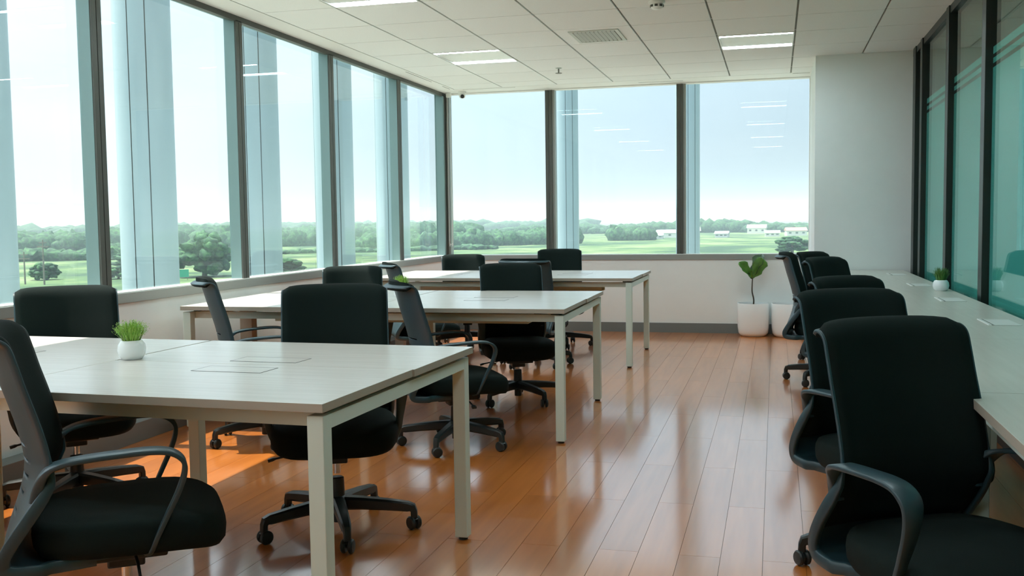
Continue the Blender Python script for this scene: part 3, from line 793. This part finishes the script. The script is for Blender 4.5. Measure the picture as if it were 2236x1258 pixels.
belt('woodland', 'far tree line along the horizon behind the left windows', (-1500, 700), (-300, 1500), 800, 17, 16, 90, 22)
belt('woodland', 'clump of trees seen in the far window at the left corner', (-190, 430), (-108, 520), 420, 3.6, 8, 12, 23)
belt('woodland', 'tree clump seen in the middle far window', (-93, 580), (-71, 584), 170, 3.6, 8, 8, 24)
belt('woodland', 'long low tree line across the horizon of the far windows', (-420, 900), (300, 900), 1100, 8, 9.5, 40, 25)
belt('woodland', 'hedge row crossing the meadow in the third left window', (-230, 350), (-120, 420), 120, 3, 2.4, 3, 26)
belt('woodland', 'bushes between the power poles and the tree belt', (-300, 290), (-205, 340), 130, 4, 5.0, 7, 27)
MT['paving'] = mat('pale_concrete_paving', (.55, .55, .53), .85, build=grain((.29, .32, .27), (.36, .39, .33), (.3, .3, .3)))
o = box('forecourt', 'paving', -95, 70, -60, 95, -11.3, -10.95); struct(o, 'pale concrete forecourt at the foot of the building', 'forecourt')
# hills
MT['hill'] = mat('hill_forest', (.12, .2, .14), .95)
hv = []; hf = []
for i in range(81):
    t = i/80; x = -6700+5700*t; y = 2400+4000*t; hh = 75+80*noise.noise(Vector((t*2.5, 3, 0)))+90*math.sin(t*PI)**2
    pr = Vector((-2500, 3600, 0)).normalized()
    for a, b in ((-500, 0), (-150, .75), (0, 1), (200, .7), (500, 0)): hv.append((x+pr.x*a, y+pr.y*a, -11+max(5, hh)*b))
for i in range(80):
    for j in range(4): a = i*5+j; hf.append((a, a+5, a+6, a+1))
o = MB().add(hv, hf).build('hills', 'hill', smooth=60); struct(o, 'low hazy hills on the horizon', 'hills')
# power poles
MT['pole'] = mat('weathered_timber', (.22, .20, .17), .9)
for (x, y, hgt, l) in ((-150.9, 179.1, 9.6, 'taller wooden power pole with cross arm seen in the first left window'), (-157, 180.5, 7.0, 'shorter pole standing left of the power pole')):
    e = empty('power_pole', (x, y, -11)); tag(e, l, 'power pole')
    MB().lathe([(.20, -.3), (.13, hgt)], 8).build('pole', 'pole', e)
    MB().box(-1.4, 1.4, -.1, .1, hgt-1.6, hgt-1.35).box(-.9, .9, -.1, .1, hgt-.7, hgt-.5).build('cross_arm', 'pole', e)
# road sign
e = empty('road_sign', (-128.5, 196, -11), math.radians(35)); tag(e, 'green road sign low in the second left window', 'sign')
MT['sign'] = mat('green_sign_paint', (.04, .45, .30), .5)
MB().box(-1.4, 1.4, -.05, .05, .7, 2.4).build('panel', 'sign', e)
MB().box(-1.1, -1.0, 0, .1, 0, .7).box(1.0, 1.1, 0, .1, 0, .7).build('posts', 'pole', e)
# distant buildings
MT['bwall'] = mat('white_building_wall', (.75, .74, .71), .8); MT['broof'] = mat('pale_metal_roof', (.62, .66, .70), .5); MT['rroof'] = mat('faded_red_roof', (.45, .26, .22), .7)
BL = [(-66, 655, 18, 5.2, 'long white shed with pale roof left of the second far mullion'), (-73, 630, 9, 3.2, 'lower white shed in front of the long shed'),
      (-57, 680, 15, 6.5, 'white building just right of the second far mullion'), (-33, 650, 8, 4, 'small white house in the middle of the right far window'),
      (-2, 665, 9, 4, 'small white house between two others at the right of the far window'), (13, 690, 13, 5.5, 'group house with faded red roof near the end wall'),
      (-14, 800, 14, 7, 'distant pale house right of centre of the right far window, before the tree line'), (-103, 760, 14, 5, 'distant pale house left of the tree clump')]
for k, (x, y, wd, hh, l) in enumerate(BL):
    e = empty('building', (x, y, -11), math.radians(8*(k % 3)-6)); tag(e, l, 'building', 'white buildings on the horizon')
    MB().box(-wd/2, wd/2, -4, 4, 0, hh*.65).build('wall', 'bwall', e)
    a = wd/2+.5
    MB().add([(-a, -4.6, hh*.62), (a, -4.6, hh*.62), (a, 4.6, hh*.62), (-a, 4.6, hh*.62), (-a, 0, hh), (a, 0, hh)], [(0, 1, 5, 4), (2, 3, 4, 5), (0, 4, 3), (1, 2, 5), (0, 3, 2, 1)]).build('roof', 'rroof' if k == 5 else 'broof', e)
    for q in range(3):
        xx = -wd/2+wd*(q+.5)/3; MB().box(xx-.8, xx+.8, -4.05, -3.98, hh*.25, hh*.45).build('window', 'joint', e)
# haze between the building and the horizon
hz = MB().add([(-9000, -280, -10.9), (-12, -280, -10.9), (-12, 22, -10.9), (1550, 22, -10.9), (1550, 7900, -10.9), (-9000, 7900, -10.9),
               (-9000, -280, 60), (-12, -280, 60), (-12, 22, 60), (1550, 22, 60), (1550, 7900, 60), (-9000, 7900, 60)],
              [(5, 4, 3, 2, 1, 0), (6, 7, 8, 9, 10, 11), (0, 1, 7, 6), (1, 2, 8, 7), (2, 3, 9, 8), (3, 4, 10, 9), (4, 5, 11, 10), (5, 0, 6, 11)])
hm = bpy.data.materials.new('haze'); hm.use_nodes = True; nt = hm.node_tree; nt.nodes.clear()
vsn = N(nt, 'ShaderNodeVolumeScatter'); vsn.inputs['Color'].default_value = (.72, .97, .98, 1); vsn.inputs['Density'].default_value = .00042
oo = N(nt, 'ShaderNodeOutputMaterial'); nt.links.new(vsn.outputs[0], oo.inputs['Volume'])
o = hz.build('haze', hm); tag(o, 'pale haze hanging over the distant land', 'haze', kind='stuff')
